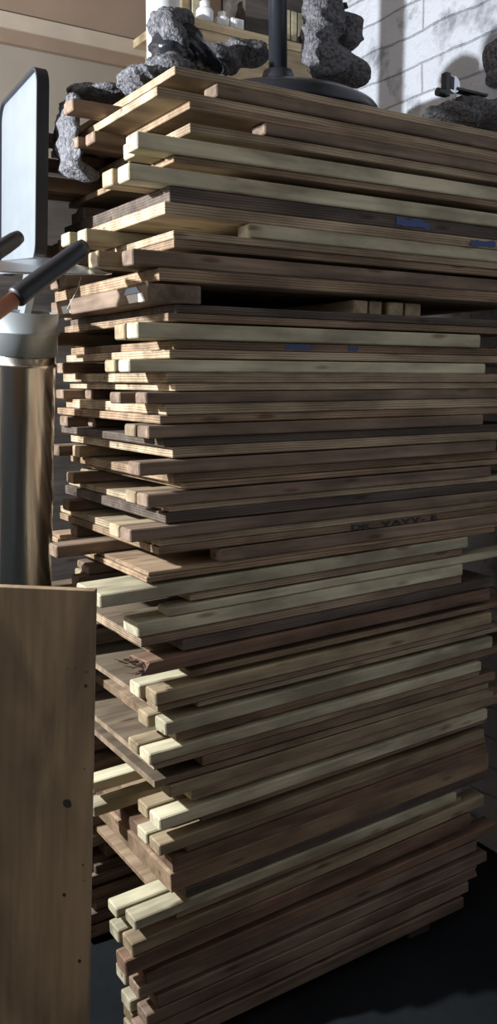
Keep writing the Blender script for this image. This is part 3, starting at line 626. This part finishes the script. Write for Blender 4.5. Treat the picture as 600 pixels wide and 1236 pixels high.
# pale panel with thick black rim whose stem stands in the pipe
def rim_panel():
    a = at(50, 318, 2.14); b_ = at(2, 300, 2.50)
    A = Vector((a.x, a.y, 0)); B = Vector((b_.x, b_.y, 0)); D = (B-A).normalized(); Wd = (B-A).length
    Nn = Vector((D.y, -D.x, 0))
    if Nn.dot(Vector((0, 0, 0))-A) < 0: Nn = -Nn
    ztop = at(50, 75, 2.14).z; zbot = at(50, 318, 2.14).z
    h = ztop-zbot
    up = (Vector((0, 0, 1)) - Vector((-.0, 0, 0))).normalized()
    lean = math.radians(2.6)
    fw = Vector((0, 1, 0)); Rl = Matrix.Rotation(lean, 3, 'Y')
    Rm = Rl @ Matrix((D, Nn, D.cross(Nn))).transposed()
    if (Rm @ Vector((0, 0, 1))).z < 0: Rm = Rl @ Matrix((D, Nn, -D.cross(Nn))).transposed()
    org = Vector((A.x, A.y, zbot))
    root = empty('rimmed_panel', org, Rm)
    def outline(ins, rr, n=8):
        pts = []
        for cx, cz, a0 in ((Wd-rr, h-rr, 0), (rr, h-rr, 90), (rr, rr, 180), (Wd-rr, rr, 270)):
            r = rr-ins
            for k in range(n+1):
                t = math.radians(a0+90*k/n); pts.append((cx+r*math.cos(t), cz+r*math.sin(t)))
        return pts
    bm = bmesh.new(); O = outline(0, .05); I = outline(.007, .05)
    for y0, y1 in ((-.014, .014),):
        a0 = [bm.verts.new((x, y0, z)) for x, z in O]; a1 = [bm.verts.new((x, y1, z)) for x, z in O]
        b0 = [bm.verts.new((x, y0, z)) for x, z in I]; b1 = [bm.verts.new((x, y1, z)) for x, z in I]
        n = len(O)
        for k in range(n):
            j = (k+1) % n
            bm.faces.new((a0[k], a0[j], a1[j], a1[k])); bm.faces.new((b0[k], b1[k], b1[j], b0[j])); bm.faces.new((a0[k], b0[k], b0[j], a0[j])); bm.faces.new((a1[k], a1[j], b1[j], b1[k]))
    link('black_rim', bm, M['black'], root)
    bm = bmesh.new(); vs = [bm.verts.new((x, -.006, z)) for x, z in outline(.0075, .05)]; f = bm.faces.new(vs); r = bmesh.ops.extrude_face_region(bm, geom=[f]); bmesh.ops.translate(bm, verts=[g for g in r['geom'] if isinstance(g, bmesh.types.BMVert)], vec=(0, .012, 0))
    link('grey_face', bm, M['grey'], root)
    # tapering stem going down into the pipe mouth
    inv = Rm.transposed()
    e = inv @ ((ptop - ax*.12) + Vector((-.02, 0, 0)) - org)
    bm = bmesh.new()
    top = [(.03, -.008, .002), (.13, -.008, .002), (.13, .008, .002), (.03, .008, .002)]; bot = [(e.x-.022, e.y-.008, e.z), (e.x+.022, e.y-.008, e.z), (e.x+.022, e.y+.008, e.z), (e.x-.022, e.y+.008, e.z)]
    T_ = [bm.verts.new(p) for p in top]; B_ = [bm.verts.new(p) for p in bot]
    for k in range(4): bm.faces.new((T_[k], T_[(k+1) % 4], B_[(k+1) % 4], B_[k]))
    bm.faces.new(T_); bm.faces.new(B_)
    link('stem', bm, M['zinc'], root)
    tag(root, 'tall pale grey panel with rounded corners and thick black rim above the steel pipe', 'panel')
rim_panel()
# steel blade
bm = bmesh.new()
pts = [at(-30, 320, 1.86), at(0, 316, 1.86), at(45, 311.5, 1.92), at(62, 313, 1.93), at(135, 331, 1.88), at(127, 332.5, 1.84), at(0, 328.5, 1.78), at(-30, 330, 1.78)]
zc = sum(p.z for p in pts)/len(pts)
vs = [bm.verts.new(p) for p in pts]; f = bm.faces.new(vs); r = bmesh.ops.extrude_face_region(bm, geom=[f]); bmesh.ops.translate(bm, verts=[g for g in r['geom'] if isinstance(g, bmesh.types.BMVert)], vec=(0, 0, .002))
o = link('steel_strip', bm, M['bolt']); tag(o, 'thin pale steel blade with a pointed tip lying level behind the black grip', 'steel strip')
# two long handled tools leaning, grips up
def tool(g0, g1, dist0, dist1, floorpt, lab, rg=.0185, shaft='orange'):
    a = at(*g0, dist0); b = at(*g1, dist1); d = (b-a).normalized()
    root = empty('long_handled_tool', floorpt)
    def P(p): return p-floorpt
    bm = bmesh.new(); q = d.to_track_quat('Z', 'Y').to_matrix(); L = (b-a).length
    lathe(bm, [(.001, 0), (rg*.95, .001), (rg*1.08, .006), (rg, .02), (rg, L*.5), (rg*.94, L-.02), (rg*.8, L-.004), (.001, L)], 28, q, P(a)); link('grip', bm, M['black'], root, True)
    bm = bmesh.new()   # raised grip ridge
    side = q @ Vector((0, 1, 0)); 
    cyl(bm, P(a+d*.02+Z*rg*.93), P(b-d*.03+Z*rg*.86), .0035, .003, 10); link('grip_ridge', bm, M['black'], root, True)
    bm = bmesh.new(); cyl(bm, P(a-d*.001), P(floorpt), rg*.78, rg*.78, 20); link('shaft', bm, M[shaft], root, True)
    tag(root, lab, 'hand tool'); return root
d1 = (at(103, 296, 1.76)-at(18, 360, 1.66)).normalized(); a1 = at(18, 360, 1.66)
t1 = a1 - d1*((a1.z-.02)/d1.z); 
tool((18, 360), (104, 296), 1.66, 1.76, t1, 'long tool with black grip on an orange shaft crossing in front of the steel pipe')
d2 = (at(27, 284, 1.82)-at(-8, 306, 1.74)).normalized(); a2 = at(-12, 309, 1.74)
t2 = a2 - d2*((a2.z-.02)/d2.z)
tool((-12, 309), (24, 285), 1.74, 1.82, t2, 'second black tool grip entering at the left edge, above the orange-shafted one', .016, 'bolt')
# twine
bm = bmesh.new(); pts = [at(98, 334, 1.87), at(94, 348, 1.9), at(88, 360, 1.93), at(81, 373, 1.96)]
tube_pts(bm, pts, .0008, 8); o = link('twine', bm, M['wire'], smooth=True); tag(o, 'thin pale twine hanging from the steel blade to the pipe mouth', 'twine')
# ------------------------------------------------------------------ upright foreground panel
def panelmat():
    m, n, l, b = mat('stained_plywood_panel'); b.inputs['Roughness'].default_value = .5
    tc = n.new('ShaderNodeTexCoord'); mp = n.new('ShaderNodeMapping'); mp.inputs['Scale'].default_value = (7, 7, 1.6); mp.inputs['Rotation'].default_value = (0, -.35, 0); l.new(tc.outputs['Object'], mp.inputs[0])
    t = n.new('ShaderNodeTexNoise'); t.inputs['Scale'].default_value = 1.6; t.inputs['Detail'].default_value = 7; t.inputs['Distortion'].default_value = .6; l.new(mp.outputs[0], t.inputs['Vector'])
    r = n.new('ShaderNodeValToRGB'); e = r.color_ramp.elements; e[0].position = .28; e[0].color = (.12, .08, .048, 1); e[1].position = .66; e[1].color = (.36, .255, .155, 1); l.new(t.outputs['Fac'], r.inputs[0])
    m2 = n.new('ShaderNodeMapping'); m2.inputs['Scale'].default_value = (90, 90, 5); l.new(tc.outputs['Object'], m2.inputs[0])
    t2 = n.new('ShaderNodeTexNoise'); t2.inputs['Scale'].default_value = 1; t2.inputs['Detail'].default_value = 4; l.new(m2.outputs[0], t2.inputs['Vector'])
    r2 = n.new('ShaderNodeValToRGB'); r2.color_ramp.elements[0].position = .3; r2.color_ramp.elements[0].color = (.82, .8, .78, 1); r2.color_ramp.elements[1].position = .6; l.new(t2.outputs['Fac'], r2.inputs[0])
    mx = n.new('ShaderNodeMix'); mx.data_type = 'RGBA'; mx.blend_type = 'MULTIPLY'; mx.inputs[0].default_value = 1; l.new(r.outputs[0], mx.inputs[6]); l.new(r2.outputs[0], mx.inputs[7]); l.new(mx.outputs[2], b.inputs['Base Color'])
    return m
M['panel'] = panelmat(); M['knot'] = plain('dark_knot', (.03, .025, .025), .7, var=.3, vscale=200); M['stain'] = plain('soft_stain', (.10, .072, .05), .6, var=.3, vscale=90)
PY = 1.35
pr = at(115, 713, PY); pr2 = at(106, 1236, PY); ztop = pr.z
kx = (pr.x-pr2.x)/(pr.z-pr2.z); lean = math.atan(kx)
pw = .80
fp = empty('upright_plywood_panel', Vector((pr.x-kx*ztop, PY, 0)), Matrix.Rotation(lean, 3, 'Y'))
Hh = (ztop)/math.cos(lean)
bm = bmesh.new()
nx, nz = 40, 1
box(bm, (-pw, 0, pw*math.sin(lean)+.002), (0, .018, Hh), .0012)
link('board', bm, M['panel'], fp)
inv = fp.matrix_world.inverted()
def spot(name, x, y, r, ms, sq=1.0, seed=0):
    p = inv @ at(x, y, PY); bm = bmesh.new(); n = 20; vs = []
    rn = random.Random(seed+int(x))
    for k in range(n):
        t = 2*math.pi*k/n; rr = r*(1+rn.uniform(-.15, .15)); vs.append(bm.verts.new((p.x+rr*math.cos(t), -.0004, p.z+rr*sq*math.sin(t))))
    f = bm.faces.new(vs); ex = bmesh.ops.extrude_face_region(bm, geom=[f]); bmesh.ops.translate(bm, verts=[g for g in ex['geom'] if isinstance(g, bmesh.types.BMVert)], vec=(0, .0003, 0))
    link(name, bm, M[ms], fp)
for x, y, r in ((81, 970, .0068), (103.5, 828, .0028), (77.5, 1080, .0030), (96, 1160, .0030), (100, 1044, .0016), (102, 1063, .001), (104, 811, .0014), (83, 807, .0010), (91, 806, .0008), (102, 928, .0012)):
    spot('knot', x, y, r, 'knot', 1.15)
tag(fp, 'stained brown plywood panel standing upright in the left foreground', 'plywood panel')
# ------------------------------------------------------------------ light
def area(name, loc, target, size, power, col, sy=None):
    l = bpy.data.lights.new(name, 'AREA'); l.energy = power; l.size = size; l.color = col
    if sy: l.shape = 'RECTANGLE'; l.size_y = sy
    o = bpy.data.objects.new(name, l); C.objects.link(o); o.location = loc
    o.rotation_euler = (Vector(target)-Vector(loc)).to_track_quat('-Z', 'Y').to_euler(); return o
lp = uvz(-1.75, .53, 2.16)
pl = bpy.data.lights.new('doorway_light', 'POINT'); pl.energy = 470; pl.shadow_soft_size = .035; pl.color = (.93, .97, 1)
po = bpy.data.objects.new('doorway_light', pl); C.objects.link(po); po.location = lp
area('window_fill', (-1.9, -.6, 2.5), (-.1, 1.9, 1.5), 1.4, 21, (.80, .90, 1.0))  # added soft fill lamp for the front faces, no real source there
w = bpy.data.worlds.new('world'); bpy.context.scene.world = w; w.use_nodes = True
w.node_tree.nodes['Background'].inputs[0].default_value = (.45, .6, .8, 1); w.node_tree.nodes['Background'].inputs[1].default_value = .05
sc = bpy.context.scene; sc.view_settings.view_transform = 'Standard'; sc.view_settings.look = 'None'; sc.view_settings.gamma = 1; sc.view_settings.exposure = 0; sc.view_settings.use_curve_mapping = False
